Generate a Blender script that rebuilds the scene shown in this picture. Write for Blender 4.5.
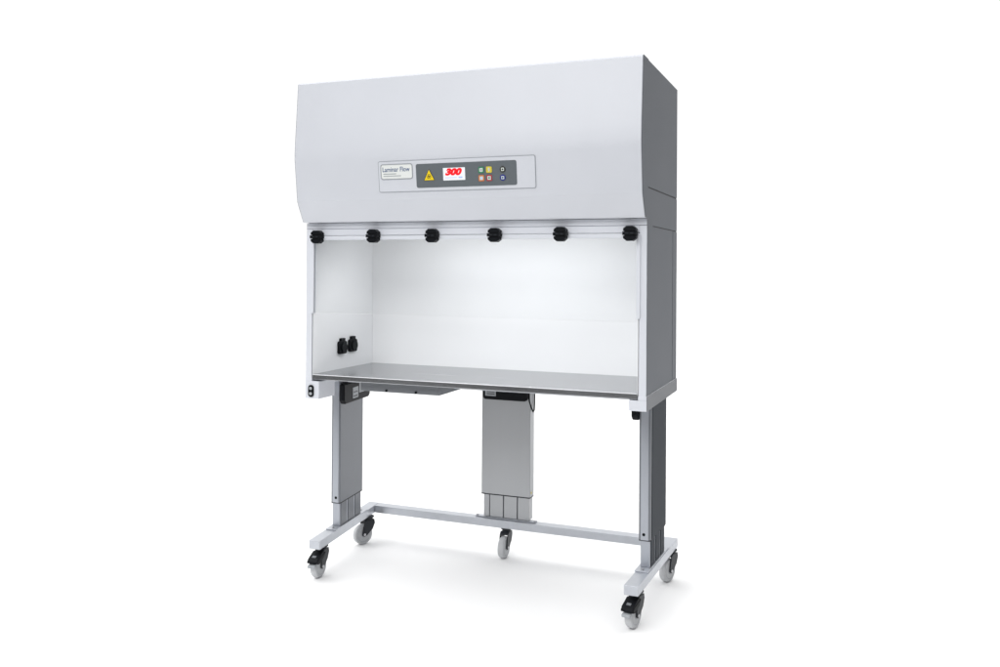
import bpy, bmesh, math
from mathutils import Vector, Matrix

for o in list(bpy.data.objects): bpy.data.objects.remove(o)
S = bpy.context.scene
C = S.collection

# ------------------------------------------------------------------ camera
cam = bpy.data.objects.new('camera', bpy.data.cameras.new('camera'))
C.objects.link(cam); S.camera = cam
R_ = Vector((0.92903, 0.369948, 0.006435)); U_ = Vector((-0.003223, -0.009299, 0.999952)); F_ = Vector((-0.36999, 0.929006, 0.007446))
m = Matrix((R_, U_, -F_)).transposed().to_4x4()
m.translation = Vector((1.4519, -3.2457, 1.3588))
cam.matrix_world = m
cam.data.sensor_width = 36; cam.data.lens = 876.26 * 36 / 1000
cam.data.shift_y = -0.07235
cam.data.clip_end = 5000

# ------------------------------------------------------------------ world: white studio on the left and behind, dark on the right
W = bpy.data.worlds.new('World'); S.world = W; W.use_nodes = True
nt = W.node_tree; nt.nodes.clear(); N = nt.nodes.new; L = nt.links.new
tc = N('ShaderNodeTexCoord')
def lobe(vec, a, b, lo, hi):
    d = N('ShaderNodeVectorMath'); d.operation = 'DOT_PRODUCT'; d.inputs[1].default_value = Vector(vec).normalized()
    L(tc.outputs['Generated'], d.inputs[0])
    r = N('ShaderNodeMapRange'); r.interpolation_type = 'SMOOTHSTEP'
    for k, v in (('From Min', a), ('From Max', b), ('To Min', lo), ('To Max', hi)): r.inputs[k].default_value = v
    L(d.outputs['Value'], r.inputs['Value']); return r.outputs[0]
WORLD_DARK, WORLD_WHITE, WORLD_TOP = 0.03, 1.06, 1.75
# the white side ends about 45 degrees to the right of straight behind the cabinet
side_r = lobe((-math.cos(math.radians(46)), math.sin(math.radians(46)), 0), -0.12, 0.10, WORLD_DARK, WORLD_WHITE)
front = lobe((-0.35, 0.94, 0), -0.55, 0.1, 0.25, 1.0)      # the half behind the photographer is darker too
sm = N('ShaderNodeMath'); sm.operation = 'MULTIPLY'; L(side_r, sm.inputs[0]); L(front, sm.inputs[1]); side = sm.outputs[0]
top = lobe((-0.15, -0.05, 1), math.cos(math.radians(62)), math.cos(math.radians(22)), 0.0, WORLD_TOP)
ad = N('ShaderNodeMath'); ad.operation = 'ADD'; L(side, ad.inputs[0]); L(top, ad.inputs[1])
bg = N('ShaderNodeBackground'); bg.inputs['Color'].default_value = (1, 1, 1, 1)
L(ad.outputs[0], bg.inputs['Strength'])
wo = N('ShaderNodeOutputWorld'); L(bg.outputs[0], wo.inputs[0])

# ------------------------------------------------------------------ lamps
def area(name, loc, target, sx, sy, power, col=(1, 1, 1)):
    l = bpy.data.lights.new(name, 'AREA'); l.shape = 'RECTANGLE'; l.size = sx; l.size_y = sy; l.energy = power; l.color = col
    o = bpy.data.objects.new(name, l); C.objects.link(o); o.location = loc
    o.rotation_euler = (Vector(target) - Vector(loc)).to_track_quat('-Z', 'Y').to_euler()
    return o
area('key_softbox', (-0.4, -4.0, 3.9), (0, 0, 1.4), 2.8, 1.8, 128)
area('cabinet_lamp', (0.07, 0.10, 1.503), (0.07, 0.27, 0.9), 1.0, 0.08, 4.4, (.96, .98, 1))

S.view_settings.view_transform = 'Standard'; S.view_settings.look = 'None'
S.view_settings.exposure = 0.0; S.view_settings.gamma = 1.0
S.render.engine = 'CYCLES'
S.cycles.max_bounces = 10; S.cycles.transparent_max_bounces = 12

# ------------------------------------------------------------------ materials
def mat(name, col, rough=.5, metal=0., var=0., vscale=8., bump=0., bscale=300., stretch=None, spec=.5, emit=None, coat=0.):
    M = bpy.data.materials.new(name); M.use_nodes = True
    t = M.node_tree; p = t.nodes['Principled BSDF']
    p.inputs['Base Color'].default_value = (*col, 1); p.inputs['Roughness'].default_value = rough
    p.inputs['Metallic'].default_value = metal; p.inputs['Specular IOR Level'].default_value = spec
    p.inputs['Coat Weight'].default_value = coat; p.inputs['Coat Roughness'].default_value = .15
    if emit: p.inputs['Emission Color'].default_value = (*emit[0], 1); p.inputs['Emission Strength'].default_value = emit[1]
    co = t.nodes.new('ShaderNodeTexCoord'); src = co.outputs['Object']
    if stretch:
        mp = t.nodes.new('ShaderNodeMapping'); mp.inputs['Scale'].default_value = stretch
        t.links.new(src, mp.inputs['Vector']); src = mp.outputs[0]
    if var:
        n = t.nodes.new('ShaderNodeTexNoise'); n.inputs['Scale'].default_value = vscale; n.inputs['Detail'].default_value = 6
        t.links.new(src, n.inputs['Vector'])
        r = t.nodes.new('ShaderNodeMapRange'); r.inputs['From Min'].default_value = .3; r.inputs['From Max'].default_value = .7
        r.inputs['To Min'].default_value = 1 - var; r.inputs['To Max'].default_value = 1 + var
        t.links.new(n.outputs['Fac'], r.inputs['Value'])
        mx = t.nodes.new('ShaderNodeVectorMath'); mx.operation = 'SCALE'; mx.inputs[0].default_value = col
        t.links.new(r.outputs[0], mx.inputs['Scale']); t.links.new(mx.outputs[0], p.inputs['Base Color'])
        r2 = t.nodes.new('ShaderNodeMath'); r2.operation = 'MULTIPLY'; r2.inputs[1].default_value = rough
        t.links.new(r.outputs[0], r2.inputs[0]); t.links.new(r2.outputs[0], p.inputs['Roughness'])
    if bump:
        n = t.nodes.new('ShaderNodeTexNoise'); n.inputs['Scale'].default_value = bscale
        t.links.new(src, n.inputs['Vector'])
        b = t.nodes.new('ShaderNodeBump'); b.inputs['Strength'].default_value = bump; b.inputs['Distance'].default_value = .001
        t.links.new(n.outputs['Fac'], b.inputs['Height']); t.links.new(b.outputs[0], p.inputs['Normal'])
    return M
M = dict(
    paint=mat('hood_paint', (.60, .618, .662), .46, coat=.08, var=.02, vscale=3, bump=.03, bscale=400),
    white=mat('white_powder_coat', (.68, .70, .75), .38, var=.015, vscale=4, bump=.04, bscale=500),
    inner=mat('inner_wall_enamel', (.825, .83, .838), .6, var=.012, vscale=3),
    gap=mat('dark_seam', (.03, .032, .036), .7),
    alu=mat('anodised_aluminium', (.40, .42, .46), .36, metal=.8, var=.04, vscale=10, stretch=(1, 1, .05), bump=.03),
    column=mat('shaded_column_grey', (.185, .195, .215), .42, metal=.4, var=.03, vscale=6, stretch=(1, 1, .05), bump=.03),  # darker column copy, shade on the side faces put into the colour
    silver=mat('silver_paint', (.50, .52, .56), .36, metal=.65, var=.04, vscale=25, bump=.08, bscale=260),
    steel=mat('brushed_stainless_steel', (.41, .418, .432), .24, metal=.95, var=.15, vscale=2.2, stretch=(.8, 7, 3), bump=.05, bscale=60),
    plate=mat('panel_film', (.615, .634, .68), .46, coat=.08),
    line=mat('panel_outline', (.30, .32, .35), .5),
    bezel=mat('grey_keypad_film', (.118, .134, .147), .55, spec=.3),
    label=mat('name_plate_film', (.76, .78, .76), .35),
    navy=mat('navy_print', (.02, .07, .20), .5),
    pgrey=mat('grey_print', (.32, .35, .36), .5),
    lcd=mat('lit_display', (.05, .05, .05), .3, emit=((.93, .96, 1), .95)),
    lcdred=mat('lit_red_digits', (.3, .0, .0), .4, emit=((.85, .01, .02), .9)),
    lcdblue=mat('lit_blue_print', (.1, .1, .2), .4, emit=((.45, .62, .95), .8)),
    yellow=mat('yellow_film', (.85, .62, .01), .4),
    blackp=mat('black_print', (.012, .012, .014), .5),
    black=mat('black_plastic', (.006, .007, .009), .45, spec=.12, bump=.1, bscale=700),
    fork=mat('caster_fork_plastic', (.012, .015, .020), .4, spec=.35),
    tyre=mat('grey_tyre_rubber', (.52, .53, .545), .6, var=.05, vscale=40),
    rim=mat('grey_wheel_rim', (.40, .415, .44), .5),
    tab=mat('grey_release_tab', (.36, .38, .40), .45),
    zinc=mat('zinc_screw', (.5, .5, .52), .3, metal=1.),
    green=mat('green_key', (.03, .20, .09), .4), kyel=mat('yellow_key', (.66, .54, .05), .4), kdark=mat('dark_key', (.03, .028, .02), .4),
    orange=mat('orange_key', (.60, .19, .06), .4), red=mat('red_key', (.38, .04, .05), .4), blue=mat('blue_key', (.015, .025, .22), .4),
    icon=mat('pale_key_icon', (.58, .63, .60), .4),
    trayg=mat('grey_tray_sheet', (.17, .18, .195), .5),
    columnl=mat('lit_column_grey', (.43, .44, .455), .40, metal=.5, var=.04, vscale=6, stretch=(1, 1, .05), bump=.03),  # lighter column copy, front light on the middle one put into the colour
    columnd=mat('dark_side_shade', (.036, .043, .054), .6, spec=.12),  # darkest column tone, shade of the outward faces painted in
    greyl=mat('rail_shade_grey', (.125, .133, .15), .5, var=.03, vscale=5),  # shade on the rail's outer side, painted as grey
    dfloor=mat('bounce_cutting_floor', (.04, .04, .042), .8),  # added ground, kept dark to limit bounced light
    grey=mat('grey_side_shade', (.112, .124, .145), .55, spec=.3, var=.03, vscale=5, bump=.04, bscale=400),  # side shade put into the colour of a white cabinet
    floor=mat('white_studio_floor', (.93, .93, .93), .9, spec=.1),
)
def glass_mat():
    G = bpy.data.materials.new('clear_pane'); G.use_nodes = True; t = G.node_tree; t.nodes.clear()
    o = t.nodes.new('ShaderNodeOutputMaterial'); mix = t.nodes.new('ShaderNodeMixShader')
    tr = t.nodes.new('ShaderNodeBsdfTransparent'); tr.inputs[0].default_value = (.997, .998, .998, 1)
    gl = t.nodes.new('ShaderNodeBsdfGlossy'); gl.inputs['Roughness'].default_value = .02
    f = t.nodes.new('ShaderNodeFresnel'); f.inputs[0].default_value = 1.28
    t.links.new(f.outputs[0], mix.inputs[0]); t.links.new(tr.outputs[0], mix.inputs[1]); t.links.new(gl.outputs[0], mix.inputs[2])
    t.links.new(mix.outputs[0], o.inputs[0]); return G
M['glass'] = glass_mat()

# ------------------------------------------------------------------ mesh helpers
def box(bm, x0, x1, y0, y1, z0, z1):
    v = [bm.verts.new((x, y, z)) for x in (x0, x1) for y in (y0, y1) for z in (z0, z1)]
    for f in ((0, 1, 3, 2), (4, 6, 7, 5), (0, 4, 5, 1), (2, 3, 7, 6), (0, 2, 6, 4), (1, 5, 7, 3)): bm.faces.new([v[i] for i in f])
def prism(bm, pts, a, b, axis='X'):
    """extrude a closed outline; axis X: pts are (y,z); axis Y: (x,z); axis Z: (x,y)"""
    def P(p, t): return {'X': (t, p[0], p[1]), 'Y': (p[0], t, p[1]), 'Z': (p[0], p[1], t)}[axis]
    A = [bm.verts.new(P(p, a)) for p in pts]; B = [bm.verts.new(P(p, b)) for p in pts]
    bm.faces.new(A[::-1]); bm.faces.new(B)
    n = len(pts)
    for i in range(n): bm.faces.new((A[i], A[(i + 1) % n], B[(i + 1) % n], B[i]))
def rrect(cx, cy, w, h, r, n=5):
    o = []
    for k, (sx, sy) in enumerate(((1, 1), (-1, 1), (-1, -1), (1, -1))):
        for i in range(n + 1):
            a = math.pi / 2 * (k + i / n)
            o.append((cx + sx * (w / 2 - r) + r * math.cos(a), cy + sy * (h / 2 - r) + r * math.sin(a)))
    return o
def circ(cx, cy, r, n=24): return [(cx + r * math.cos(2 * math.pi * i / n), cy + r * math.sin(2 * math.pi * i / n)) for i in range(n)]
def lathe_x(bm, prof, cy, cz, n=40):
    """prof: (x, radius) points around an axis parallel to X through (cy, cz)"""
    rings = [[bm.verts.new((x, cy + r * math.cos(2 * math.pi * i / n), cz + r * math.sin(2 * math.pi * i / n))) for i in range(n)] for x, r in prof]
    for a, b in zip(rings, rings[1:]):
        for i in range(n): bm.faces.new((a[i], a[(i + 1) % n], b[(i + 1) % n], b[i]))
    bm.faces.new(rings[0][::-1]); bm.faces.new(rings[-1])
def tube(bm, pts, r, n=10):
    rings = []
    for k, p in enumerate(pts):
        p = Vector(p); d = (Vector(pts[min(k + 1, len(pts) - 1)]) - Vector(pts[max(k - 1, 0)])).normalized()
        u = d.orthogonal().normalized() if not rings else (pu - d * pu.dot(d)).normalized(); pu = u; w = d.cross(u)
        rings.append([bm.verts.new(p + (u * math.cos(2 * math.pi * i / n) + w * math.sin(2 * math.pi * i / n)) * r) for i in range(n)])
    for a, b in zip(rings, rings[1:]):
        for i in range(n): bm.faces.new((a[i], a[(i + 1) % n], b[(i + 1) % n], b[i]))
    bm.faces.new(rings[0][::-1]); bm.faces.new(rings[-1])

def build(name, fn, material, parent=None, bevel=.0012, shear=None, smooth=False, xf=None, seg=2):
    bm = bmesh.new(); fn(bm)
    bmesh.ops.recalc_face_normals(bm, faces=bm.faces)
    for v in bm.verts:
        if shear: v.co.x += shear * v.co.y
        if xf: v.co = xf @ v.co
    me = bpy.data.meshes.new(name); bm.to_mesh(me); bm.free()
    me.materials.append(M[material])
    o = bpy.data.objects.new(name, me); C.objects.link(o); o.parent = parent
    if bevel:
        b = o.modifiers.new('bevel', 'BEVEL'); b.width = bevel; b.segments = seg; b.limit_method = 'ANGLE'; b.angle_limit = math.radians(40)
        b.harden_normals = True
    for p in me.polygons: p.use_smooth = True
    me.set_sharp_from_angle(angle=math.radians(35))
    return o
def boxes(*bs): return lambda bm: [box(bm, *b) for b in bs]

# ------------------------------------------------------------------ setting
# a white sheet under and far behind the cabinet, over an added dark floor, out of view, that cuts bounce onto the right side
def floor_fn(bm): prism(bm, [(-400, -2.6), (3.0, -2.6), (4.6, -0.6), (4.6 + 400 * math.tan(math.radians(42)), 400), (-400, 400)], -.004, 0, 'Z')
fl = build('white_floor', floor_fn, 'floor', bevel=0); fl['kind'] = 'structure'
fd = build('floor', boxes((-60, 60, -60, 30, -.06, -.008)), 'dfloor', bevel=0); fd['kind'] = 'structure'  # added dark floor, out of view, cuts bounce onto the right side

# ------------------------------------------------------------------ the cabinet
T = bpy.data.objects.new('laminar_flow_cabinet', None); C.objects.link(T)
T['label'] = 'white laminar flow cabinet with clear front pane and steel worktop on a wheeled lifting stand'
T['category'] = 'laboratory cabinet'
def lab(o, s): o['label'] = s; return o

ZT, ZS1, ZS2, Z1 = 2.1466, 1.6663, 1.5228, .8909
D = .6169
# front hood: curved cover
prof = [(-.0703, ZT), (-.0765, ZT - .009), (-.0890, 1.960), (-.0945, 1.890), (-.0972, 1.840), (-.0972, 1.800 + .012), (-.0958, 1.800), (-.0755, 1.635), (-.0730, 1.629), (-.0340, 1.5545), (-.0310, 1.5495), (-.027, 1.5480), (.014, 1.5480), (.014, ZT)]
hood = build('front_hood', lambda bm: prism(bm, prof, -.7488, .7488), 'paint', T, bevel=.003, seg=3)
hood.data.set_sharp_from_angle(angle=math.radians(7))
for s in (-1, 1):
    build('hood_side_shade', lambda bm: prism(bm, [(y + (.002 if y < 0 else 0), z - (.001 if z > 2.1 else -.001)) for y, z in prof], *sorted((s * .7486, s * .7506))), 'grey', T, bevel=.0005)  # thin grey sheets that paint the shade on the hood's ends
def housing(bm):
    box(bm, -.7485, .7485, .017, D, ZS1 + .0028, ZT - .001)
    box(bm, -.7485, .7485, .017, D, 1.5415 - .0172, ZS1 - .0028)
build('upper_housing', housing, 'grey', T)  # grey here is painted side shade
build('housing_core', boxes((-.7465, .7465, .010, D - .002, 1.519, ZT - .006)), 'gap', T, bevel=0)

# lower box: posts, side panels, back wall, ceiling
for s in (-1, 1):
    a = (lambda x0, x1: (min(s * x0, s * x1), max(s * x0, s * x1)))
    zb = .85 if s > 0 else .835
    build('corner_post', boxes((*a(.7215, .75), 0, .0995, zb, 1.5205)), 'white', T, bevel=.0012)
    build('post_side_shade', boxes((*a(.7497, .7507), .0012, .0995, zb + .001, 1.545)), 'grey', T, bevel=0)  # added sheet, shade on the post's side painted grey
    build('corner_post', boxes((*a(.7215, .7492), .5252, D, zb, 1.5205)), 'grey', T, bevel=.002)  # rear post, side shade in its grey
    build('side_panel', boxes((*a(.7180, .7490), .1060, .5190, zb + .002, 1.5205)), 'grey', T, bevel=.001)  # panel colour includes the shade of this side
    build('seam_backing', boxes((*a(.7215, .7470), .0990, .5300, zb + .002, 1.5200)), 'gap', T, bevel=0)
    build('inner_side_wall', boxes((*a(.7165, .7180), .004, .517, .880, 1.5205)), 'inner', T, bevel=0)
build('back_wall', boxes((-.716, .716, .515, .5245, .880, 1.5205)), 'inner', T, bevel=0)
build('rear_panel', boxes((-.7205, .7205, .60, D - .002, .86, 1.52)), 'white', T)
def ceil(bm):
    box(bm, -.716, .716, .034, .5145, 1.512, 1.5225)
build('ceiling_diffuser', ceil, 'inner', T, bevel=0)
# perforation rows on the diffuser read as thin slots
build('diffuser_slots', lambda bm: [box(bm, -.69, .69, .06 + i * .03, .068 + i * .03, 1.5105, 1.5125) for i in range(15)], 'pgrey', T, bevel=0)
build('top_rail', boxes((-.7500, .7500, .0005, .030, 1.5222, 1.5462), (-.7212, .7212, .0005, .030, 1.4930, 1.5192), (-.7205, .7205, .004, .028, 1.5190, 1.5225)), 'white', T, bevel=.0015)

# bottom side rails
rr = build('side_rail', boxes((.6840, .7520, -.0015, D + .001, .8240, .8640), (.7190, .7520, -.0012, D + .001, .8640, .8800)), 'white', T, bevel=.002)
build('rail_side_shade', boxes((.7518, .7528, 0, D, .8250, .8790)), 'greyl', T, bevel=0)  # added strip, painted shade on the right rail's side
rl = build('side_rail', boxes((-.7520, -.6816, -.0015, .125, .7835, .8600), (-.7520, -.7190, -.0012, D + .001, .8600, .8800), (-.7500, -.7100, .124, D, .835, .8605)), 'white', T, bevel=.002)
pin = build('power_inlet', lambda bm: prism(bm, rrect(-.7205, .8175, .028, .052, .012), -.007, -.001, 'Y'), 'black', rl, bevel=.002)
for z in (.806, .829):
    build('inlet_socket', lambda bm, z=z: prism(bm, rrect(-.7205, z, .014, .012, .004), -.0085, -.0065, 'Y'), 'tab', rl, bevel=.001)

# work surface with a folded front edge
def ws(bm):
    prism(bm, [(.003, .8675), (.001, .8700), (.001, .8870), (.0035, .8900), (.515, .8900), (.515, .8660), (.020, .8660)], -.716, .716)
build('work_surface', ws, 'steel', T, bevel=.0008)
build('support_frame', boxes((-.66, .66, .56, .672, .79, .8285), (-.66, .66, .20, .26, .835, .864)), 'silver', T)
tray = build('underslung_tray', lambda bm: prism(bm, [(-.505, .8245), (-.1277, .8245), (-.1277, .8655), (-.505, .8655)], .05, .30, 'Y'), 'trayg', T, bevel=.002)
for x in (-.3775, -.2368):
    build('screw', lambda bm, x=x: prism(bm, circ(x, .8315, .0055, 16), .046, .051, 'Y'), 'black', tray, bevel=.001)

# sash: hinged clear pane in slim frame
sash = build('sash_window', boxes((-.7110, .7110, .0020, .0070, 1.158, 1.480)), 'glass', T, bevel=0)
build('sash_frame', boxes((-.7110, .7110, -.0040, .0130, 1.4735, 1.4900),
                          (-.7265, -.7110, -.0045, .0130, 1.156, 1.4900), (.7110, .7265, -.0045, .0130, 1.170, 1.4900)), 'white', sash, bevel=.0015)
build('pane_edge', boxes((-.7110, .7110, .0018, .0072, 1.1572, 1.1580)), 'inner', sash, bevel=0)

# clamp knobs
def knob(bm):
    w, h = .0265, .0280
    prism(bm, [(-w * .92, h * .66), (-w * .45, h), (w * .45, h), (w * .92, h * .66), (w * .92, h * .30), (-w * .92, h * .30)], -.030, 0, 'Y')
    prism(bm, [(-w, h * .24), (w, h * .24), (w, -h * .22), (-w, -h * .22)], -.034, 0, 'Y')
    prism(bm, [(-w * .92, -h * .30), (w * .92, -h * .30), (w * .92, -h * .66), (w * .45, -h), (-w * .45, -h), (-w * .92, -h * .66)], -.030, 0, 'Y')
    box(bm, -w * .78, w * .78, -.024, 0, -h * .5, h * .5)
def slots(bm):
    for x in (-.0095, .0095): box(bm, x - .006, x + .006, -.0352, -.033, -.002, .003)
kn = build('clamp_knob', knob, 'black', T, bevel=.0010); ks = build('grip_insert', slots, 'fork', kn, bevel=.0004)
KX = [(-.6856, 1.4863), (-.4086, 1.4886), (-.1334, 1.4882), (.1425, 1.4885), (.4173, 1.4898), (.6905, 1.4904)]
for i, (x, z) in enumerate(KX):
    if i: k = kn.copy(); C.objects.link(k); k.parent = T; q = ks.copy(); C.objects.link(q); q.parent = k
    else: k = kn
    k.location = (x, -.002, z)

# wall sockets on the left inner wall
def sock(bm):
    prism(bm, rrect(0, -.006, .062, .058, .010), 0, .016, 'X')
    prism(bm, rrect(.002, .028, .034, .018, .004), 0, .014, 'X')
def sock_lid(bm):
    prism(bm, circ(0.003, -.006, .024, 24), .014, .022, 'X')
sk = build('wall_socket', sock, 'black', T, bevel=.002); sl = build('socket_lid', sock_lid, 'black', sk, bevel=.002)
sk.location = (-.7165, .228, .994)
s2 = sk.copy(); C.objects.link(s2); s2.parent = T; s2.location = (-.7165, .318, .997)
l2 = sl.copy(); C.objects.link(l2); l2.parent = s2

# ------------------------------------------------------------------ control panel on the sloped face of the hood
# local frame: x right, y up along the slope, z out of the panel
p0 = Vector((0, -.0958, 1.800)); p1 = Vector((0, -.0755, 1.635))
up = (p0 - p1).normalized(); right = Vector((1, 0, 0)); out = right.cross(up)
if out.y > 0: out = -out
# panel centre in the middle of the measured outline
PC = p1 + up * ((1.7275 - p1.z) / up.z)
PX = Matrix((right, up, out)).transposed().to_4x4(); PX.translation = PC
def L3(z): return (z - 1.7275) / up.z     # height on the slope from world z
def flat(pts, t0, t1): return lambda bm: prism(bm, pts, t0, t1, 'Z')
def frame_fn(outer, inner, t0, t1):
    def f(bm):
        n = len(outer)
        v = [[bm.verts.new((*p, t)) for p in ring] for ring in (outer, inner) for t in (t0, t1)]
        o0, o1, i0, i1 = v
        for k in range(n):
            j = (k + 1) % n
            bm.faces.new((o0[k], o0[j], o1[j], o1[k])); bm.faces.new((i0[k], i1[k], i1[j], i0[j])); bm.faces.new((o1[k], o1[j], i1[j], i1[k])); bm.faces.new((o0[k], i0[k], i0[j], o0[j]))
    return f
pcx, pw, ph = -.0028, .684, .127
cp = build('control_panel', flat(rrect(pcx, 0, pw - .005, ph - .005, .006), .0002, .0022), 'plate', T, bevel=0, xf=PX)
build('panel_outline', frame_fn(rrect(pcx, 0, pw, ph, .008), rrect(pcx, 0, pw - .0052, ph - .0052, .0055), .0002, .0016), 'line', cp, bevel=0, xf=PX)
zc = L3(1.7265)
build('keypad_film', flat(rrect(.0453, zc, .433, .0955, .008), .002, .0032), 'bezel', cp, bevel=0, xf=PX)
ncx, ncy = -.2600, L3(1.7470)
build('name_plate', flat(rrect(ncx, ncy, .140, .056, .008), .002, .0030), 'label', cp, bevel=0, xf=PX)
build('name_plate_border', frame_fn(rrect(ncx, ncy, .147, .063, .011), rrect(ncx, ncy, .1405, .0565, .008), .002, .0036), 'line', cp, bevel=0, xf=PX)
def text(name, s, size, material, x, y, z, parent, width=None, sheer=0., bold=0.):
    c = bpy.data.curves.new(name, 'FONT'); c.body = s; c.size = size; c.extrude = .0002; c.shear = sheer; c.offset = bold
    c.align_x = 'LEFT'
    t = bpy.data.objects.new('tmp', c); C.objects.link(t)
    bpy.context.view_layer.update()
    me = bpy.data.meshes.new_from_object(t.evaluated_get(bpy.context.evaluated_depsgraph_get()))
    bpy.data.objects.remove(t)
    xs = [v.co.x for v in me.vertices]; w = max(xs) - min(xs); k = width / w if width else 1; x0 = min(xs)
    for v in me.vertices: v.co = PX @ Vector((x + (v.co.x - x0) * k, y + v.co.y, z + v.co.z))
    me.materials.clear(); me.materials.append(M[material])
    o = bpy.data.objects.new(name, me); C.objects.link(o); o.parent = parent; return o
text('name_lettering', 'Laminar Flow', .027, 'navy', -.3235, ncy + .0005, .0034, cp, width=.124, bold=.0001)
build('small_print', lambda bm: [box(bm, -.321, x, ncy + y, ncy + y + .0030, .0030, .0034) for x, y in ((-.262, -.010), (-.240, -.0185))], 'pgrey', cp, bevel=0, xf=PX)
scy = L3(1.7296)
build('display', flat(rrect(-.0029, scy, .095, .0495, .001), .0030, .0044), 'lcd', cp, bevel=0, xf=PX)
text('display_digits', '300', .034, 'lcdred', -.042, scy - .003, .0047, cp, width=.074, sheer=.3, bold=.0026)
build('display_small_line', lambda bm: (box(bm, -.041, .008, scy - .0155, scy - .0135, .0043, .0047), box(bm, .017, .033, scy - .017, scy - .011, .0043, .0047)), 'lcdblue', cp, bevel=0, xf=PX)
# warning triangle
tx, ty0, ty1 = -.1128, L3(1.7085), L3(1.7490)
build('warning_border', flat([(tx - .0245, ty0 - .0015), (tx + .0245, ty0 - .0015), (tx, ty1 + .003)], .0030, .0040), 'blackp', cp, bevel=0, xf=PX)
build('warning_triangle', flat([(tx - .0215, ty0), (tx + .0215, ty0), (tx, ty1)], .0038, .0046), 'yellow', cp, bevel=0, xf=PX)
def bio(bm):
    cy = ty0 + .0145
    for a in (90, 210, 330):
        r = math.radians(a); cx, c2 = tx + .0047 * math.cos(r), cy + .0047 * math.sin(r)
        A = circ(cx, c2, .0050, 20); B = circ(cx, c2, .0029, 20)
        va = [bm.verts.new((*p, .0048 + a * 1e-6)) for p in A]; vb = [bm.verts.new((*p, .0048 + a * 1e-6)) for p in B]
        for k in range(20): bm.faces.new((va[k], va[(k + 1) % 20], vb[(k + 1) % 20], vb[k]))
build('warning_symbol', bio, 'blackp', cp, bevel=0, xf=PX)
# six keys
KEYS = [('green', .1142, 1.7412, 'square'), ('kyel', .1473, 1.7412, 'bar'), ('kdark', .2045, 1.7404, 'arrow_up'),
        ('orange', .1142, 1.7092, 'drop'), ('red', .1473, 1.7092, 'square'), ('blue', .2040, 1.7088, 'dot')]
for mt, x, z, ic in KEYS:
    y = L3(z); ro = .0125 if mt in ('kdark', 'blue') else .004
    b = build('key_button', flat(rrect(x, y, .0240, .0240, min(ro, .0118)), .0031, .0050), mt, cp, bevel=.0005, xf=PX)
    lab(b, {'green': 'green', 'kyel': 'yellow', 'kdark': 'black', 'orange': 'orange', 'red': 'red', 'blue': 'dark blue'}[mt] + ' key')
    w = .0068 if mt == 'kyel' else .0145 if mt != 'blue' and mt != 'kdark' else .0125
    build('key_icon', flat(rrect(x, y, w, .0145 if mt not in ('kdark', 'blue') else .0125, .002), .0050, .0054), 'icon', cp, bevel=0, xf=PX)
    if mt != 'kyel':
        build('key_icon_mark', flat(circ(x, y, .0034, 12), .0053, .0056), {'green': 'pgrey', 'orange': 'lcdblue', 'red': 'green', 'kdark': 'blackp', 'blue': 'navy'}[mt], cp, bevel=0, xf=PX)

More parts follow.
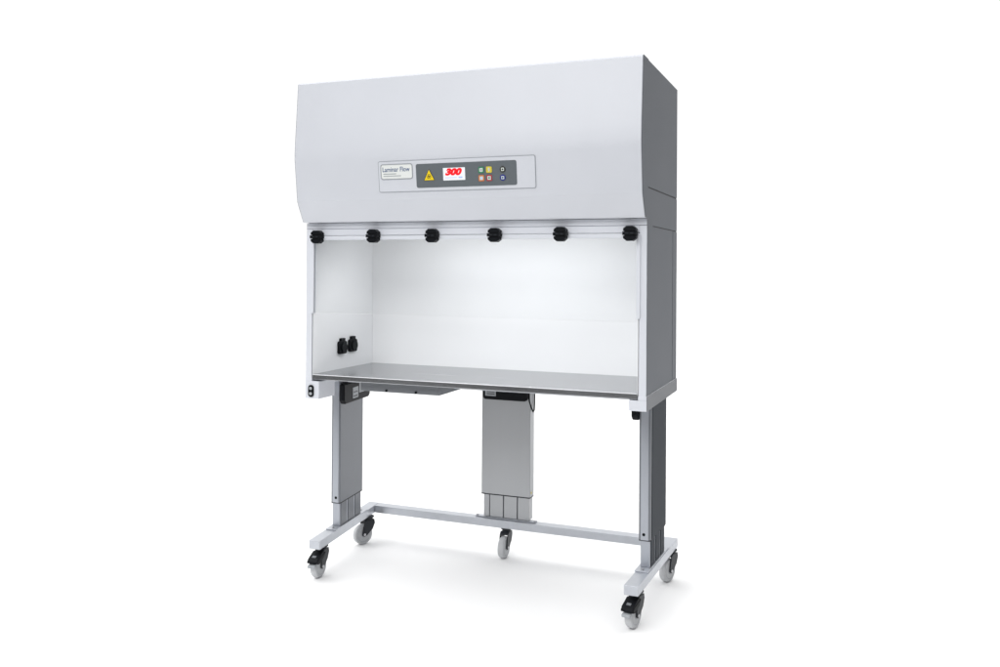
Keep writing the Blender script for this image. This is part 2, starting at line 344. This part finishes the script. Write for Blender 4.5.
# ------------------------------------------------------------------ lifting columns
def column(sgn, shear, ztop):
    """left / right column; sgn -1 / +1.  long side runs front to back"""
    xi, xo, y0, y1, zs = .6713, .7182, .1972, .4473, .283
    X = lambda a, b: (min(sgn * a, sgn * b), max(sgn * a, sgn * b))
    c = build('lifting_column', boxes((*X(xi, xo), y0, y1, zs, ztop)), 'column', T, bevel=.004, shear=shear, seg=3)  # body colour darkened for the shade on its long faces
    def inner(bm):
        box(bm, *X(xi + .006, xo - .004), y0 + .008, y1 - .01, .176, zs + .01)
    def ribs(bm):               # fluting on both long faces
        for k in range(3):
            yy = y0 + .020 + k * .078
            box(bm, *X(xi + .0035, xo - .0015), yy, yy + .062, .1762, zs + .008)
    build('tube_fluting', ribs, 'column' if sgn < 0 else 'columnd', c, bevel=.0012, shear=shear)  # right-hand fluting gets the darker tone as painted shade
    build('outer_side_shade', boxes((*X(xo - .0002, xo + .0022), y0 + .018, y1 - .003, zs + .002, ztop - .001)), 'columnd', c, bevel=.001, shear=shear)  # added plate, dark colour stands for shade on the outward face
    build('lit_front_strip', lambda bm: prism(bm, rrect(sgn * (xi + xo) / 2 , y0 - .0008, xo - xi - .016, .0016, .0007), zs + .001, ztop - .001, 'Z'), 'alu', c, bevel=0, shear=shear)  # added lighter strip, stands for light on the narrow front face
    build('inner_tube', inner, 'alu', c, bevel=.0012, shear=shear)
    build('foot_plate', boxes((*X(xi - .004, xo + .003), y0 - .045, y1 + .055, .1702, .1755)), 'silver', c, bevel=.001, shear=shear)
    for y in (y0 - .024, y1 + .030): build('plate_screw', lambda bm: prism(bm, circ(sgn * (xi + .023), y, .006, 14), .1752, .1795, 'Z'), 'zinc', c, bevel=.0006, shear=shear)
    build('lower_seal', boxes((*X(xi + .001, xo - .001), y0 + .001, y1 - .001, zs - .0035, zs + .004)), 'gap', c, bevel=0, shear=shear)
    build('end_screw', lambda bm: prism(bm, circ(sgn * (xi + .021), zs + .023, .0062, 16), y0 - .0035, y0 + .002, 'Y'), 'black', c, bevel=.0008, shear=shear)
    # black motor cover on the inward face
    zc = .8 if sgn < 0 else .812
    def cover(bm):
        dz = -.022 if sgn < 0 else 0
        pts = [(.195, .756 + dz), (.455, .756 + dz), (.470, .770 + dz), (.470, .8255), (.180, .8255), (.180, .772 + dz)]
        prism(bm, pts, *X(xi - .028, xi - .0005))
    mc = build('motor_cover', cover, 'black', c, bevel=.005, shear=shear, seg=3)
    if sgn < 0:
        build('motor_label', boxes((-xi + .0275, -xi + .0290, .270, .330, .750, .800), (-xi + .0275, -xi + .0290, .340, .400, .768, .812)), 'tab', c, bevel=0, shear=shear)
        build('label_print', boxes((-xi + .0288, -xi + .0296, .277, .320, .757, .762), (-xi + .0288, -xi + .0296, .277, .320, .776, .780)), 'blackp', c, bevel=0, shear=shear)
    return c
column(-1, -.1206, .862); column(1, .0444, .828)
def mid():
    x0, x1, y0, y1, zs = -.1757, .0709, .6185, .6735, .283
    c = build('lifting_column', boxes((x0, x1, y0, y1, zs, .7895)), 'columnl', T, bevel=.004, seg=3)  # same column in the lighter, front-lit colour
    def inner(bm):
        for a, b in ((x0 + .0125, x0 + .040), (x0 + .044, x0 + .110), (x0 + .116, x0 + .180), (x0 + .186, x1 - .0055)):
            box(bm, a, b, y0 + .003, y1 - .003, .1762, zs + .008)
    build('inner_tube', inner, 'columnl', c, bevel=.0012)
    build('tube_core', boxes((x0 + .014, x1 - .0065, y0 + .010, y1 - .006, .1763, zs + .01)), 'column', c, bevel=.001)
    build('foot_plate', boxes((x0 - .028, x1 + .028, y0 - .002, y1 - .026, .1702, .1745)), 'silver', c, bevel=.001)
    for x in (x0 - .022, x1 + .022): build('plate_screw', lambda bm: prism(bm, circ(x, y0 + .008, .006, 14), .1752, .1795, 'Z'), 'zinc', c, bevel=.0006)
    build('lower_seal', boxes((x0 + .001, x1 - .001, y0 + .001, y1 - .001, zs - .0035, zs + .004)), 'gap', c, bevel=0)
    build('end_screw', lambda bm: prism(bm, circ(y0 + .018, zs + .02, .006, 16), x1 - .001, x1 + .0015, 'X'), 'kyel', c, bevel=.0008)
    build('motor_cover', lambda bm: prism(bm, rrect(-.0498, .785, .222, .100, .014), y0 - .024, y0 - .0005, 'Y'), 'black', c, bevel=.003)
    build('motor_label', boxes((-.148, -.094, y0 - .0252, y0 - .0238, .752, .790), (-.080, -.040, y0 - .0252, y0 - .0238, .775, .792)), 'tab', c, bevel=0)
    build('label_print', boxes((-.140, -.100, y0 - .0258, y0 - .0250, .760, .764), (-.140, -.100, y0 - .0258, y0 - .0250, .770, .773)), 'blackp', c, bevel=0)
    pts = [(x1 - .006, y0 - .012, .80), (x1 - .004, y0 - .014, .77), (x1 - .001, y0 - .012, .735), (x1 + .006, y0 - .004, .705), (x1 + .010, y0 + .012, .685), (x1 + .008, y0 + .030, .69), (x1 + .006, y0 + .040, .72), (x1 + .006, y0 + .040, .80)]
    build('power_cable', lambda bm: tube(bm, pts, .0035), 'black', c, bevel=0)
mid()

# ------------------------------------------------------------------ base
def beam(x0, x1, sh):
    b = build('foot_beam', boxes((x0, x1, -.0038, .6492, .1326, .1699)), 'silver', T, bevel=.002, shear=sh)
    return b
# shear is signed by side: the beams spread a little towards the rear
beam(-.7250, -.6699, -.1206); beam(.6699, .7250, .0444)
build('rear_rail', lambda bm: prism(bm, [(-.7410, .5965), (.6960, .5965), (.6980, .6490), (-.7470, .6490)], .1335, .1692, 'Z'), 'silver', T, bevel=.0015)

# ------------------------------------------------------------------ casters
TR = .034
def fork(bm):
    prism(bm, circ(0, 0, .026, 28), .1265, .1322, 'Z')
    prism(bm, circ(0, 0, .020, 28), .116, .128, 'Z')
    side = [(.020, .118), (.024, .100), (.012, .072), (-TR + .014, .044), (-TR, .0385), (-TR - .012, .046), (-TR - .010, .062), (-.034, .108), (-.024, .118)]
    for x in (-.0215, .0165): prism(bm, side, x, x + .005, 'X')
    prism(bm, [(.020, .1175), (.0242, .1000), (.0185, .088), (.013, .098), (-.008, .1065), (-.036, .107), (-.026, .1178)], -.0168, .0168, 'X')
def wheel(bm):
    lathe_x(bm, [(-.0145, .036), (-.0150, .040), (-.0135, .0465), (-.008, .0495), (0, .0500), (.008, .0495), (.0135, .0465), (.0150, .040), (.0145, .036)], -TR, .05)
def rim(bm):
    lathe_x(bm, [(-.0152, .008), (-.0152, .014), (-.0128, .018), (-.0146, .034), (-.0152, .0365), (.0152, .0365), (.0146, .034), (.0128, .018), (.0152, .014), (.0152, .008)], -TR, .05)
def bolt(bm): lathe_x(bm, [(-.0245, .003), (-.0245, .0062), (.0245, .0062), (.0245, .003)], -TR, .05, 12)
def pedal(bm):
    prism(bm, [(-.020, .112), (-.040, .114), (-.078, .096), (-.092, .084), (-.092, .076), (-.084, .074), (-.060, .086), (-.030, .100)], -.024, .024, 'X')
    for x in (-.026, .0215): prism(bm, [(-.015, .110), (-.080, .092), (-.088, .074), (-.070, .070), (-.030, .088)], x, x + .0045, 'X')
def tab(bm):
    prism(bm, [(-.078, .062), (-.100, .058), (-.101, .068), (-.080, .073)], -.017, .017, 'X')
def slot(bm): prism(bm, [(-.076, .0971), (-.066, .1020), (-.0665, .1036), (-.0765, .0987)], -.009, .009, 'X')
proto = None
CAST = [(-.7000, .0340, 4, True), (.6970, .0340, -12, True), (-.7600, .5100, -30, False), (.7220, .5750, -18, False), (-.0460, .5870, 0, False)]
def caster(brake):
    c = build('caster', fork, 'fork', T, bevel=.0015)
    build('tyre', wheel, 'tyre', c, bevel=0); build('rim', rim, 'rim', c, bevel=.0006); build('axle_bolt', bolt, 'zinc', c, bevel=0)
    if brake:
        build('brake_pedal', pedal, 'black', c, bevel=.002); build('release_tab', tab, 'tab', c, bevel=.0015); build('pedal_slot', slot, 'trayg', c, bevel=.0005)
    return c
pro = {True: caster(True), False: caster(False)}; used = set()
for (wx, wy, a, br) in CAST:
    if br not in used: c = pro[br]; used.add(br)
    else:
        c = pro[br].copy(); C.objects.link(c); c.parent = T
        for ch in pro[br].children: q = ch.copy(); C.objects.link(q); q.parent = c
    r = math.radians(a)
    # the wheel touches the floor at (wx, wy); the swivel sits one trail length behind
    c.rotation_euler = (0, 0, r)
    c.location = (wx - math.sin(r) * TR, wy + math.cos(r) * TR, 0)
